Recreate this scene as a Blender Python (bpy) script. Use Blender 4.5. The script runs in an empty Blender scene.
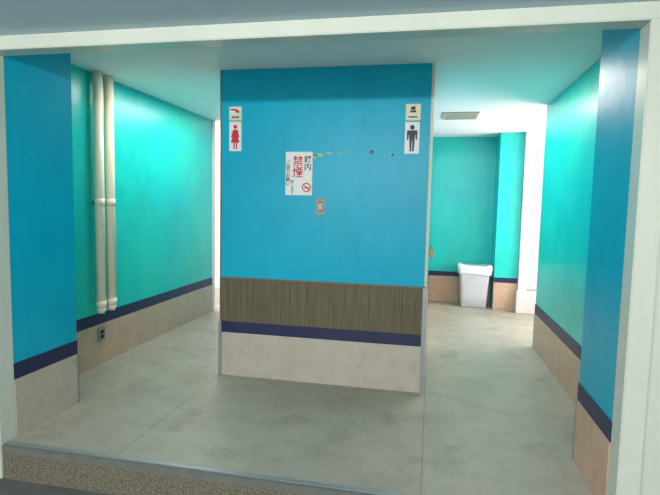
import bpy, bmesh, math, random
from mathutils import Vector, Matrix
random.seed(3)
S=bpy.context.scene
def lin(c):
    return tuple(((v/255)/12.92 if v/255<=0.04045 else ((v/255+0.055)/1.055)**2.4) for v in c)+(1,)
def mat(name,col,rough=.5,var=.12,scale=3,bump=.0,bscale=60,metal=0,dirt=None,dirt_amt=.5,spec=.5,ds=2.3,streak=None,patch=None,sa=(.4,.6)):
    m=bpy.data.materials.new(name); m.use_nodes=True
    nt=m.node_tree; b=nt.nodes['Principled BSDF']
    tc=nt.nodes.new('ShaderNodeTexCoord')
    n=nt.nodes.new('ShaderNodeTexNoise'); n.inputs['Scale'].default_value=scale; n.inputs['Detail'].default_value=8; n.inputs['Roughness'].default_value=.62
    nt.links.new(tc.outputs['Object'],n.inputs['Vector'])
    r=nt.nodes.new('ShaderNodeValToRGB')
    c=lin(col)
    r.color_ramp.elements[0].position=.3; r.color_ramp.elements[1].position=.7
    r.color_ramp.elements[0].color=tuple(v*(1-var) for v in c[:3])+(1,)
    r.color_ramp.elements[1].color=tuple(min(1,v*(1+var)) for v in c[:3])+(1,)
    nt.links.new(n.outputs['Fac'],r.inputs['Fac'])
    out=r.outputs['Color']
    def layer(out,colr,amt,p0,p1,sc,mapscale=(1,1,1),loc=(0,0,0)):
        mp=nt.nodes.new('ShaderNodeMapping'); mp.inputs['Scale'].default_value=mapscale; mp.inputs['Location'].default_value=loc
        nt.links.new(tc.outputs['Object'],mp.inputs[0])
        n2=nt.nodes.new('ShaderNodeTexNoise'); n2.inputs['Scale'].default_value=sc; n2.inputs['Detail'].default_value=10; n2.inputs['Roughness'].default_value=.7
        nt.links.new(mp.outputs[0],n2.inputs['Vector'])
        r2=nt.nodes.new('ShaderNodeValToRGB'); r2.color_ramp.elements[0].position=p0; r2.color_ramp.elements[1].position=p1
        r2.color_ramp.elements[0].color=(0,0,0,1); r2.color_ramp.elements[1].color=(amt,)*3+(1,)
        nt.links.new(n2.outputs['Fac'],r2.inputs['Fac'])
        mx=nt.nodes.new('ShaderNodeMixRGB'); mx.inputs[2].default_value=lin(colr)
        nt.links.new(r2.outputs['Color'],mx.inputs[0]); nt.links.new(out,mx.inputs[1]); return mx.outputs[0]
    if patch: out=layer(out,patch,.7,.42,.62,.9,(1,1,1),(7,3,1))
    if dirt: out=layer(out,dirt,dirt_amt,.5,.75,scale*ds)
    if streak: out=layer(out,streak,sa[0],.48,.75,5,(1,1,.35),(3,2,5)); 
    if streak: out=layer(out,streak,sa[1],.63,.69,11,(1,1,1),(9,2,5))
    nt.links.new(out,b.inputs['Base Color'])
    b.inputs['Roughness'].default_value=rough; b.inputs['Metallic'].default_value=metal
    b.inputs['Specular IOR Level'].default_value=spec
    if bump:
        n3=nt.nodes.new('ShaderNodeTexNoise'); n3.inputs['Scale'].default_value=bscale; n3.inputs['Detail'].default_value=4
        nt.links.new(tc.outputs['Object'],n3.inputs['Vector'])
        bp=nt.nodes.new('ShaderNodeBump'); bp.inputs['Strength'].default_value=bump; bp.inputs['Distance'].default_value=.01
        nt.links.new(n3.outputs['Fac'],bp.inputs['Height']); nt.links.new(bp.outputs['Normal'],b.inputs['Normal'])
    return m

M_blue=mat('paint_blue',(0,168,196),.36,.07,1.5,.18,9,dirt=(20,182,188),dirt_amt=.35,spec=.22,streak=(0,138,166))
M_teal=mat('paint_turquoise',(14,204,184),.32,.12,1.4,.18,8,dirt=(80,208,180),dirt_amt=.4,spec=.45,streak=(14,158,154),patch=(0,190,196))
M_navy=mat('navy_vinyl',(24,34,72),.4,.15,8)
M_tan=mat('tan_stone',(200,168,142),.5,.08,5,.02,50,dirt=(150,124,102),dirt_amt=.5)
M_grey=mat('grey_stone',(182,174,156),.5,.07,6,.02,50,dirt=(144,134,116),dirt_amt=.45)
M_ceil=mat('ceiling_paint',(254,240,234),.75,.01,2,.03,80)
M_soff=mat('soffit_paint',(192,220,230),.7,.03,1.5,.03,60)
M_white=mat('white_frame_paint',(200,208,192),.3,.04,3,.03,20)
M_jamb=mat('door_frame_paint',(226,214,212),.4,.04,3,.03,20)
M_cream=mat('cream_pipe_paint',(244,234,206),.35,.03,5)
M_alu=mat('aluminium',(150,158,160),.45,.05,6,metal=.6)
M_alud=mat('worn_steel',(112,116,108),.6,.15,10,metal=.3)
M_plast=mat('bin_plastic',(196,200,204),.4,.04,6)
M_bag=mat('bag_film',(226,228,232),.3,.02,10,.2,30)
M_black=mat('black_ink',(18,18,20),.5,0,3)
M_red=mat('red_ink',(200,28,36),.5,0,3)
M_yel=mat('yellow_label',(222,216,176),.5,.1,20)
M_strip=mat('beige_edge_strip',(206,198,166),.5,.1,20)
M_paper=mat('white_paper',(226,228,222),.5,.02,10)
M_sw=mat('switch_plastic',(140,140,128),.4,.05,10)
M_rag=mat('yellow_cloth',(206,176,112),.9,.15,20)
M_dark=mat('dark_slot',(28,28,28),.6,0,3)
M_vent=mat('vent_paint',(196,176,150),.6,.05,10)
M_ext=mat('exterior_concrete',(96,98,94),.8,.2,6,.3,60)
M_tear=mat('torn_tape',(160,190,140),.7,.15,30)
M_scr=mat('hole_teal',(40,110,120),.6,.15,30)  # dark teal for the small holes near the tape scraps

def floor_mat():
    m=mat('floor_sheet',(168,164,149),.48,.15,.9,.05,90,dirt=(126,118,100),dirt_amt=.65,spec=.4,ds=3.2,streak=(136,129,112),sa=(.5,.5))
    nt=m.node_tree; b=nt.nodes['Principled BSDF']
    src=b.inputs['Base Color'].links[0].from_socket
    tc=nt.nodes.new('ShaderNodeTexCoord')
    mp=nt.nodes.new('ShaderNodeMapping'); mp.inputs['Location'].default_value=(1.65+1.65,-2.34+3.2,0)
    nt.links.new(tc.outputs['Object'],mp.inputs[0])
    br=nt.nodes.new('ShaderNodeTexBrick'); br.offset=0
    br.inputs['Scale'].default_value=1; br.inputs['Brick Width'].default_value=1.65; br.inputs['Row Height'].default_value=3.2
    br.inputs['Mortar Size'].default_value=.005; br.inputs['Mortar Smooth'].default_value=.1
    br.inputs['Color1'].default_value=(1,1,1,1); br.inputs['Color2'].default_value=(1,1,1,1); br.inputs['Mortar'].default_value=(.75,.75,.73,1)
    nt.links.new(mp.outputs[0],br.inputs['Vector'])
    mx=nt.nodes.new('ShaderNodeMixRGB'); mx.blend_type='MULTIPLY'; mx.inputs[0].default_value=1
    nt.links.new(src,mx.inputs[1]); nt.links.new(br.outputs['Color'],mx.inputs[2])
    n=nt.nodes.new('ShaderNodeTexNoise'); n.inputs['Scale'].default_value=130; n.inputs['Detail'].default_value=3
    nt.links.new(tc.outputs['Object'],n.inputs['Vector'])
    r=nt.nodes.new('ShaderNodeValToRGB'); r.color_ramp.elements[0].color=(.82,.82,.82,1); r.color_ramp.elements[1].color=(1.06,1.06,1.06,1)
    r.color_ramp.elements[0].position=.35; r.color_ramp.elements[1].position=.65
    nt.links.new(n.outputs['Fac'],r.inputs[0])
    mx2=nt.nodes.new('ShaderNodeMixRGB'); mx2.blend_type='MULTIPLY'; mx2.inputs[0].default_value=1
    nt.links.new(mx.outputs[0],mx2.inputs[1]); nt.links.new(r.outputs[0],mx2.inputs[2])
    nt.links.new(mx2.outputs[0],b.inputs['Base Color'])
    return m
M_floor=floor_mat()

def wood_mat():
    m=bpy.data.materials.new('ribbed_wood'); m.use_nodes=True; nt=m.node_tree; b=nt.nodes['Principled BSDF']
    tc=nt.nodes.new('ShaderNodeTexCoord'); mp=nt.nodes.new('ShaderNodeMapping'); mp.inputs['Scale'].default_value=(60,1,1.5)
    nt.links.new(tc.outputs['Object'],mp.inputs[0])
    n=nt.nodes.new('ShaderNodeTexNoise'); n.inputs['Scale'].default_value=1.6; n.inputs['Detail'].default_value=6
    nt.links.new(mp.outputs[0],n.inputs['Vector'])
    r=nt.nodes.new('ShaderNodeValToRGB'); r.color_ramp.elements[0].position=.3; r.color_ramp.elements[1].position=.72
    r.color_ramp.elements[0].color=lin((78,72,54)); r.color_ramp.elements[1].color=lin((118,108,84))
    nt.links.new(n.outputs['Fac'],r.inputs[0]); nt.links.new(r.outputs[0],b.inputs['Base Color']); b.inputs['Roughness'].default_value=.6
    b.inputs['Specular IOR Level'].default_value=.3
    return m
M_wood=wood_mat()
def mosaic_mat():
    m=bpy.data.materials.new('textured_grip_mat'); m.use_nodes=True; nt=m.node_tree; b=nt.nodes['Principled BSDF']
    tc=nt.nodes.new('ShaderNodeTexCoord')
    v=nt.nodes.new('ShaderNodeTexVoronoi'); v.inputs['Scale'].default_value=75; v.inputs['Randomness'].default_value=.5
    nt.links.new(tc.outputs['Object'],v.inputs['Vector'])
    r=nt.nodes.new('ShaderNodeValToRGB'); r.color_ramp.elements[0].position=.15; r.color_ramp.elements[1].position=.65
    r.color_ramp.elements[0].color=lin((128,124,104)); r.color_ramp.elements[1].color=lin((82,80,66))
    nt.links.new(v.outputs['Distance'],r.inputs[0]); nt.links.new(r.outputs[0],b.inputs['Base Color']); b.inputs['Roughness'].default_value=.8
    bp=nt.nodes.new('ShaderNodeBump'); bp.inputs['Strength'].default_value=.3; bp.inputs['Distance'].default_value=.01; bp.invert=True
    nt.links.new(v.outputs['Distance'],bp.inputs['Height']); nt.links.new(bp.outputs['Normal'],b.inputs['Normal'])
    return m
M_mos=mosaic_mat()

def link(name,me,m,parent=None):
    o=bpy.data.objects.new(name,me); S.collection.objects.link(o)
    if m: me.materials.append(m)
    if parent: o.parent=parent
    return o
def box(name,x0,x1,y0,y1,z0,z1,m,parent=None,bev=0):
    bm=bmesh.new(); bmesh.ops.create_cube(bm,size=1)
    for v in bm.verts:
        v.co=Vector((x0 if v.co.x<0 else x1, y0 if v.co.y<0 else y1, z0 if v.co.z<0 else z1))
    if bev: bmesh.ops.bevel(bm,geom=bm.edges[:],offset=bev,segments=2,affect='EDGES')
    bmesh.ops.recalc_face_normals(bm,faces=bm.faces)
    me=bpy.data.meshes.new(name); bm.to_mesh(me); bm.free()
    return link(name,me,m,parent)
def empty(name,loc=(0,0,0)):
    o=bpy.data.objects.new(name,None); o.empty_display_size=.1; S.collection.objects.link(o); return o
def prism(name,pts,y0,y1,m,parent=None):
    bm=bmesh.new(); a=[bm.verts.new((x,y0,z)) for x,z in pts]
    f=bm.faces.new(a); r=bmesh.ops.extrude_face_region(bm,geom=[f])
    for e in r['geom']:
        if isinstance(e,bmesh.types.BMVert): e.co.y=y1
    bmesh.ops.recalc_face_normals(bm,faces=bm.faces)
    me=bpy.data.meshes.new(name); bm.to_mesh(me); bm.free(); return link(name,me,m,parent)
def disc(cx,cz,r,n=20,rz=None):
    rz=rz or r
    return [(cx+r*math.cos(2*math.pi*i/n),cz+rz*math.sin(2*math.pi*i/n)) for i in range(n)]
def cyl(name,p,r,z0,z1,m,parent=None,n=24,r2=None):
    bm=bmesh.new(); bmesh.ops.create_cone(bm,cap_ends=True,segments=n,radius1=r,radius2=r if r2 is None else r2,depth=z1-z0)
    for v in bm.verts: v.co+=Vector((p[0],p[1],(z0+z1)/2))
    for f in bm.faces: f.smooth=len(f.verts)==4
    me=bpy.data.meshes.new(name); bm.to_mesh(me); bm.free(); return link(name,me,m,parent)

H=2.43
FY=2.34
XL0,XL1=-2.35,-2.74
XR0,XR1=.845,1.075
YB=7.63
box('floor',-4.6,3.4,FY,9.2,-.2,0,M_floor)
box('ground',-6,5,-4,FY,-.35,-.2,M_ext)
box('ceiling',-4.6,2.4,FY+.1,YB+.12,H,H+.12,M_ceil)
box('soffit',-6,5,-3,FY+.08,2.25,2.40,M_soff)
box('wall_left_front',-2.9,XL0,2.42,2.95,0,H,M_blue)
box('wall_left',-2.9,XL1,2.95,5.95,0,H,M_teal)
box('wall_right_front',XR0,1.25,2.42,2.95,0,H,M_blue)
box('wall_right',XR1,1.2,2.95,5.36,0,H,M_teal)
box('wall_back',-4.6,1.25,YB,YB+.12,0,H,M_teal)
box('wall_back_pillar',.88,1.25,7.2,YB,0,H,M_teal)
box('wall_side_passage',2.3,2.4,5.26,7.32,0,H,M_ceil)
box('wall_back_doorside',2.2,2.3,7.2,7.32,0,H,M_ceil)
box('wall_passage_front',1.2,2.3,5.16,5.26,0,H,M_ceil)
box('wall_left_passage_front',-4.6,-2.9,5.75,5.87,0,H,M_ceil)
box('wall_left_passage_back',-4.6,-1.65,YB-.02,YB,0,H,M_ceil)
box('wall_front_left',-5,XL0-.09,FY,2.42,-.2,2.25,M_white)
box('wall_front_right',XR0+.10,4,FY,2.42,-.2,2.25,M_white)
fr=empty('opening_frame')
box('post_a',XL0-.09,XL0+.004,FY-.03,2.42,-.2,2.178,M_white,fr,.004)
box('post_b',XR0-.004,XR0+.09,FY-.03,2.42,0,2.178,M_white,fr,.004)
box('header',XL0-.09,XR0+.09,FY-.03,2.42,2.178,2.25,M_white,fr,.004)

ti=[0]
def stripe_x(x,y0,y1,side,base,matb=M_tan,z0=.345,z1=.44):
    ti[0]+=1
    s=side
    a,b=sorted((x,x+s*.006)); box('trim_%d'%ti[0],a,b,y0,y1,z0,z1,M_navy)
    a,b=sorted((x,x+s*.010)); box(base,a,b,y0,y1,0,z0,matb)
def stripe_y(y,x0,x1,base,matb=M_tan,z0=.345,z1=.44):
    ti[0]+=1
    box('trim_%d'%ti[0],x0,x1,y-.006,y,z0,z1,M_navy); box(base,x0,x1,y-.010,y,0,z0,matb)
stripe_x(XL0,2.42,2.95,1,'baseboard_left_front',M_grey)
stripe_x(XL1,2.95,5.95,1,'baseboard_left')
stripe_x(XR0,2.42,2.95,-1,'baseboard_right_front',M_tan)
stripe_x(XR1,2.95,5.36,-1,'baseboard_right')
stripe_y(YB,-.01,.88,'baseboard_back',z0=.38,z1=.45)
stripe_y(7.2,.88,1.19,'baseboard_back_pillar',z0=.38,z1=.45)
box('trim_20',XL0-.002,XL0+.012,2.938,2.952,0,.345,M_alu)
box('trim_21',XR0-.012,XR0+.002,2.938,2.952,0,.345,M_alu)

PX0,PX1,PY=-1.65,-.02,3.75
pt=empty('partition_wall')
box('core',PX0,PX1,PY,YB-.021,0,H,M_blue,pt)
box('wood_band',PX0,PX1,PY-.006,PY,.445,.80,M_wood,pt)
box('top_bead',PX0,PX1,PY-.010,PY,.80,.809,M_alud,pt)
box('navy_band',PX0,PX1,PY-.008,PY,.355,.445,M_navy,pt)
box('stone_base',PX0,PX1,PY-.012,PY,.0,.355,M_grey,pt)
box('corner_guard_a',PX0-.012,PX0+.014,PY-.02,PY+.02,0,.445,M_alu,pt)
box('corner_guard_b',PX1-.022,PX1+.012,PY-.02,PY+.02,0,.80,M_alu,pt)
box('corner_strip_upper',PX1-.014,PX1+.006,PY-.004,PY+.03,.80,H,M_strip,pt)
box('corner_strip_left',PX0-.008,PX0+.006,PY-.003,PY+.03,.445,H,M_alud,pt)
box('side_navy',PX1,PX1+.006,PY+.06,YB-.03,.355,.445,M_navy,pt)
box('side_base',PX1,PX1+.008,PY+.06,YB-.03,0,.355,M_tan,pt)

st=empty('step_nosing')
box('tread_strip',XL0+.01,XR0-.01,FY-.012,FY+.02,.0,.006,M_alu,st,.002)
box('lip',XL0+.01,XR0-.01,FY-.03,FY,-.04,.0,M_alud,st,.003)
box('riser_mat',XL0+.01,XR0-.01,FY-.018,FY,-.2,-.04,M_mos,st)

def pipe(y,root):
    x=XL1+.06
    cyl('tube',(x,y),.037,.50,H,M_cream,root)
    for z in (.53,1.38): cyl('coupling',(x,y),.0405,z-.03,z+.03,M_cream,root)
    cyl('end_taper',(x,y),.026,.455,.50,M_cream,root,r2=.040)
    box('wall_clip',XL1,x-.03,y-.012,y+.012,1.37,1.39,M_alud,root)
for y in (3.67,3.81):
    pipe(y,empty('drain_pipe'))
ob=empty('wall_outlet')
box('plate',XL1+.010,XL1+.022,3.68,3.77,.20,.32,M_sw,ob,.004)
box('socket',XL1+.020,XL1+.026,3.705,3.745,.225,.255,M_dark,ob,.001)
box('socket_b',XL1+.020,XL1+.026,3.705,3.745,.265,.295,M_dark,ob,.001)

ve=empty('ceiling_vent')
vx,vy=.27,5.86
box('frame_n',vx-.19,vx+.19,vy+.17,vy+.20,H-.015,H,M_vent,ve); box('frame_s',vx-.19,vx+.19,vy-.20,vy-.17,H-.015,H,M_vent,ve)
box('frame_w',vx-.19,vx-.16,vy-.17,vy+.17,H-.015,H,M_vent,ve); box('frame_e',vx+.16,vx+.19,vy-.17,vy+.17,H-.015,H,M_vent,ve)
box('backing',vx-.16,vx+.16,vy-.17,vy+.17,H-.003,H,M_dark,ve)
for i in range(9):
    yy=vy-.15+i*.0375
    box('slat',vx-.16,vx+.16,yy-.012,yy+.012,H-.012,H-.004,M_vent,ve)

FYs=PY
def sign(name,x,z,w,h,m=M_paper):
    r=empty(name); box('plate',x-w/2,x+w/2,FYs-.006,FYs,z-h/2,z+h/2,m,r,.0015); return r
yf=FYs-.0075; yb=FYs-.0061
x,z=-1.530,1.919; r=sign('womens_restroom_sign',x,z,.102,.228)
prism('head',disc(x,z+.073,.016),yb,yf,M_red,r)
prism('dress',[(x-.010,z+.052),(x-.020,z+.047),(x-.034,z-.005),(x-.026,z-.010),(x-.018,z+.012),(x-.036,z-.048),(x+.036,z-.048),(x+.018,z+.012),(x+.026,z-.010),(x+.034,z-.005),(x+.020,z+.047),(x+.010,z+.052)],yb,yf,M_red,r)
for s in (-1,1): prism('leg',[(x+s*.004,z-.048),(x+s*.016,z-.048),(x+s*.014,z-.098),(x+s*.005,z-.098)],yb,yf,M_red,r)
x,z=-.162,1.901; r=sign('mens_restroom_sign',x,z,.105,.228)
prism('head',disc(x,z+.075,.017),yb,yf,M_black,r)
prism('torso',[(x-.034,z+.054),(x-.038,z+.045),(x-.036,z-.015),(x-.026,z-.015),(x-.024,z+.03),(x-.018,z-.02),(x+.018,z-.02),(x+.024,z+.03),(x+.026,z-.015),(x+.036,z-.015),(x+.038,z+.045),(x+.034,z+.054)],yb,yf,M_black,r)
for s in (-1,1): prism('leg',[(x+s*.002,z-.02),(x+s*.019,z-.02),(x+s*.015,z-.098),(x+s*.003,z-.098)],yb,yf,M_black,r)
x,z=-1.530,2.095; r=sign('direction_sign',x,z,.104,.105,M_yel)
box('white_field',x-.045,x+.045,FYs-.0072,FYs-.0062,z-.005,z+.045,M_paper,r)
prism('hand_arrow',[(x-.042,z+.032),(x-.010,z+.036),(x+.018,z+.030),(x+.036,z+.010),(x+.030,z+.002),(x+.006,z+.006),(x+.002,z+.020),(x-.042,z+.024)],FYs-.0073,FYs-.0088,M_red,r)
box('caption',x-.03,x+.03,FYs-.0072,FYs-.0062,z-.036,z-.022,M_alud,r)
x,z=-.160,2.085; r=sign('tile_sign',x,z,.108,.118,M_yel)
box('block_a',x-.022,x+.022,FYs-.0074,FYs-.0062,z-.002,z+.012,M_black,r)
box('block_b',x-.016,x+.016,FYs-.0074,FYs-.0062,z+.016,z+.040,M_black,r)
box('caption',x-.034,x+.034,FYs-.0074,FYs-.0062,z-.040,z-.028,M_alud,r)
x,z=-1.011,1.635; r=sign('no_smoking_poster',x,z,.212,.33)
def text(body,x,z,size,m,root,name):
    cu=bpy.data.curves.new(name,'FONT'); cu.body=body; cu.size=size; cu.extrude=.0004; cu.align_x='CENTER'; cu.align_y='CENTER'; cu.space_line=.95
    cu.offset=size*.010
    cu.materials.append(m)
    o=bpy.data.objects.new(name,cu); S.collection.objects.link(o); o.parent=root
    o.location=(x,FYs-.0072,z); o.rotation_euler=(math.pi/2,0,0)
text('禁\n煙',x-.008,z+.045,.088,M_red,r,'text_red')
text('館\n内',x+.070,z+.075,.060,M_black,r,'text_black')
text('ご\n協\n力\nお\n願\nい',x-.086,z-.0,.034,M_black,r,'text_small')
text('致\nし\nま\nす',x-.050,z-.105,.028,M_black,r,'text_small_b')
rx,rz=x+.062,z-.105
bm=bmesh.new()
n=28
o_=[bm.verts.new((rx+.036*math.cos(2*math.pi*i/n),yf,rz+.036*math.sin(2*math.pi*i/n))) for i in range(n)]
i_=[bm.verts.new((rx+.027*math.cos(2*math.pi*i/n),yf,rz+.027*math.sin(2*math.pi*i/n))) for i in range(n)]
for i in range(n): bm.faces.new((o_[i],o_[(i+1)%n],i_[(i+1)%n],i_[i]))
me=bpy.data.meshes.new('ban_ring'); bm.to_mesh(me); bm.free(); link('ban_ring',me,M_red,r)
prism('cigarette',[(rx-.018,rz-.006),(rx+.02,rz-.006),(rx+.02,rz+.002),(rx-.018,rz+.002)],yb,yf,M_black,r)
prism('ban_bar',[(rx-.022,rz+.017),(rx-.017,rz+.022),(rx+.022,rz-.017),(rx+.017,rz-.022)],yf,yf-.0006,M_red,r)
x,z=-.837,1.387; r=sign('light_switch',x,z,.072,.125,M_sw)
box('rocker',x-.016,x+.016,FYs-.012,FYs-.006,z-.028,z+.028,M_grey,r,.002)
box('rocker_gap',x-.018,x+.018,FYs-.0075,FYs-.006,z-.034,z+.034,M_dark,r)
def blob(name,cx,cz,w,h,m):
    pts=[(cx+w*math.cos(a)*random.uniform(.6,1.1),cz+h*math.sin(a)*random.uniform(.6,1.1)) for a in [2*math.pi*i/11 for i in range(11)]]
    prism(name,pts,FYs-.0015,FYs,m,tp)
tp=empty('tape_remnants')
for cx,cz,w,h in ((-.85,1.775,.045,.014),(-.78,1.79,.03,.010),(-.70,1.79,.018,.008),(-.885,1.765,.02,.018),(-.62,1.80,.012,.006)): blob('scrap',cx,cz,w,h,M_tear)
for cx,cz,w,h in ((-.455,1.80,.014,.018),(-.30,1.78,.012,.014)): blob('scrap_dark',cx,cz,w,h,M_scr); blob('scrap_tan',cx-.012,cz,.007,.016,M_tear)

bn=empty('trash_bin')
def rrect(cx,cy,hx,hy,rad,z,n=6,wob=0,ph=0):
    pts=[]
    for k,(sx,sy) in enumerate(((1,1),(-1,1),(-1,-1),(1,-1))):
        for i in range(n+1):
            a=math.pi/2*k+math.pi/2*i/n
            pts.append(Vector((cx+sx*(hx-rad)+rad*math.cos(a),cy+sy*(hy-rad)+rad*math.sin(a),z)))
    if wob:
        for i,p in enumerate(pts):
            d=Vector((p.x-cx,p.y-cy,0)).normalized(); p+=d*wob*math.sin(i*2.1+ph)*.5+Vector((0,0,wob*.8*math.sin(i*1.3+ph)))
    return pts
def loft(name,rings,m,parent,cap0=True,cap1=False,smooth=True):
    bm=bmesh.new(); R=[[bm.verts.new(p) for p in r] for r in rings]
    for a,b in zip(R,R[1:]):
        for i in range(len(a)):
            j=(i+1)%len(a); f=bm.faces.new((a[i],a[j],b[j],b[i])); f.smooth=smooth
    if cap0: bm.faces.new(R[0][::-1])
    if cap1: bm.faces.new(R[-1])
    bmesh.ops.recalc_face_normals(bm,faces=bm.faces)
    me=bpy.data.meshes.new(name); bm.to_mesh(me); bm.free(); return link(name,me,m,parent)
bx,by=.625,7.37
rings=[rrect(bx,by,.165,.125,.03,.002),rrect(bx,by,.175,.135,.04,.012)]
for t in (.3,.6,.9,1): rings.append(rrect(bx,by,.175+.035*t,.135+.03*t,.045,.012+.55*t))
rings+= [rrect(bx,by,.222,.176,.05,.562),rrect(bx,by,.222,.176,.05,.580),rrect(bx,by,.202,.158,.045,.580),rrect(bx,by,.170,.130,.04,.05)]
loft('body',rings,M_plast,bn,True,True)
bag=[rrect(bx,by,.220,.172,.05,.47,wob=.026,ph=1),rrect(bx,by,.230,.182,.05,.52,wob=.012,ph=1.5),rrect(bx,by,.240,.186,.05,.568,wob=.010,ph=2),rrect(bx,by,.230,.178,.05,.602,wob=.018,ph=2.5),
     rrect(bx,by,.190,.148,.045,.592,wob=.018,ph=3),rrect(bx,by,.13,.10,.04,.555,wob=.02,ph=4),rrect(bx,by,.05,.04,.02,.565,wob=.01,ph=5)]
loft('liner_bag',bag,M_bag,bn,False,True)
rg=empty('cleaning_cloth')
bm=bmesh.new(); W,Hh=10,14; g=[[bm.verts.new((.018+ (i/W-.5)*.06*(.35+.65*min(1,j/8)), YB-.018-.012*math.sin(i*1.4+j*.2), .82-.17*j/Hh-.012*math.sin(i*.9))) for i in range(W+1)] for j in range(Hh+1)]
for j in range(Hh):
    for i in range(W):
        f=bm.faces.new((g[j][i],g[j][i+1],g[j+1][i+1],g[j+1][i])); f.smooth=True
me=bpy.data.meshes.new('cloth'); bm.to_mesh(me); bm.free(); link('cloth',me,M_rag,rg)
box('hook',.012,.024,YB-.04,YB,.81,.825,M_alu,rg,.002)
df=empty('door_1')
box('jamb_near',1.19,1.30,7.12,7.2,0,H,M_jamb,df,.004)
box('jamb_far',2.12,2.20,7.17,7.23,0,H,M_jamb,df,.004)
box('head',1.30,2.12,7.17,7.23,2.25,H,M_jamb,df)
box('plinth',1.16,1.42,7.02,7.12,0,.30,M_jamb,df,.006)
d2=empty('door_2')
box('jamb',-2.90,XL1+.012,5.95,6.02,0,H,M_jamb,d2,.004)

def area(name,loc,rot,sx,sy,e,col=(1,1,1)):
    l=bpy.data.lights.new(name,'AREA'); l.shape='RECTANGLE'; l.size=sx; l.size_y=sy; l.energy=e; l.color=col
    o=bpy.data.objects.new(name,l); S.collection.objects.link(o); o.location=loc; o.rotation_euler=rot; return o
R=math.radians
area('porch_key_strip',(-.7,-1.2,2.16),(R(82),0,0),3.0,.10,104,(.97,.98,1))  # unseen strip light, added so the header shades the partition's top band
area('porch_fill',(-.7,-3.2,1.2),(R(95),0,0),6,1.8,55,(.98,.98,1))  # added fill behind the camera, stands in for sky light
area('passage_fill_right',(2.2,6.2,1.5),(R(98),0,R(102)),1.6,1.6,88,(1,.89,.89))  # added area light without fitting, brightens right passage floor and ceiling
area('passage_fill_left',(-4.3,6.8,1.5),(R(98),0,R(-90)),1.6,1.6,62,(1,.91,.89))  # unseen area light added to brighten the left nook
area('overhead_fill_right',(.5,4.7,2.40),(0,0,0),.25,1.6,28,(1,.89,.81))  # added overhead fill for the right corridor, no fixture modelled
area('overhead_fill_left',(-2.2,4.6,2.40),(0,0,0),.25,1.8,30,(1,.89,.81))  # same added fill over the left corridor, no fixture there
w=bpy.data.worlds.new('world'); S.world=w; w.use_nodes=True
bg=w.node_tree.nodes['Background']; bg.inputs[0].default_value=(1,.93,.95,1); bg.inputs[1].default_value=1.05

psi,phi,th=math.radians(11.39),.0848,.022
r0=Vector((math.cos(psi),math.sin(psi),0)); f=Vector((-math.sin(psi)*math.cos(phi),math.cos(psi)*math.cos(phi),-math.sin(phi))); u0=r0.cross(f)
rr=r0*math.cos(th)+u0*math.sin(th); uu=u0*math.cos(th)-r0*math.sin(th)
M=Matrix((rr,uu,-f)).transposed().to_4x4(); M.translation=Vector((0,0,1.4))
cd=bpy.data.cameras.new('camera'); cam=bpy.data.objects.new('camera',cd); S.collection.objects.link(cam); cam.matrix_world=M
cd.sensor_width=36; cd.lens=500/660*36; cd.clip_start=.05
S.camera=cam
S.view_settings.view_transform='Standard'
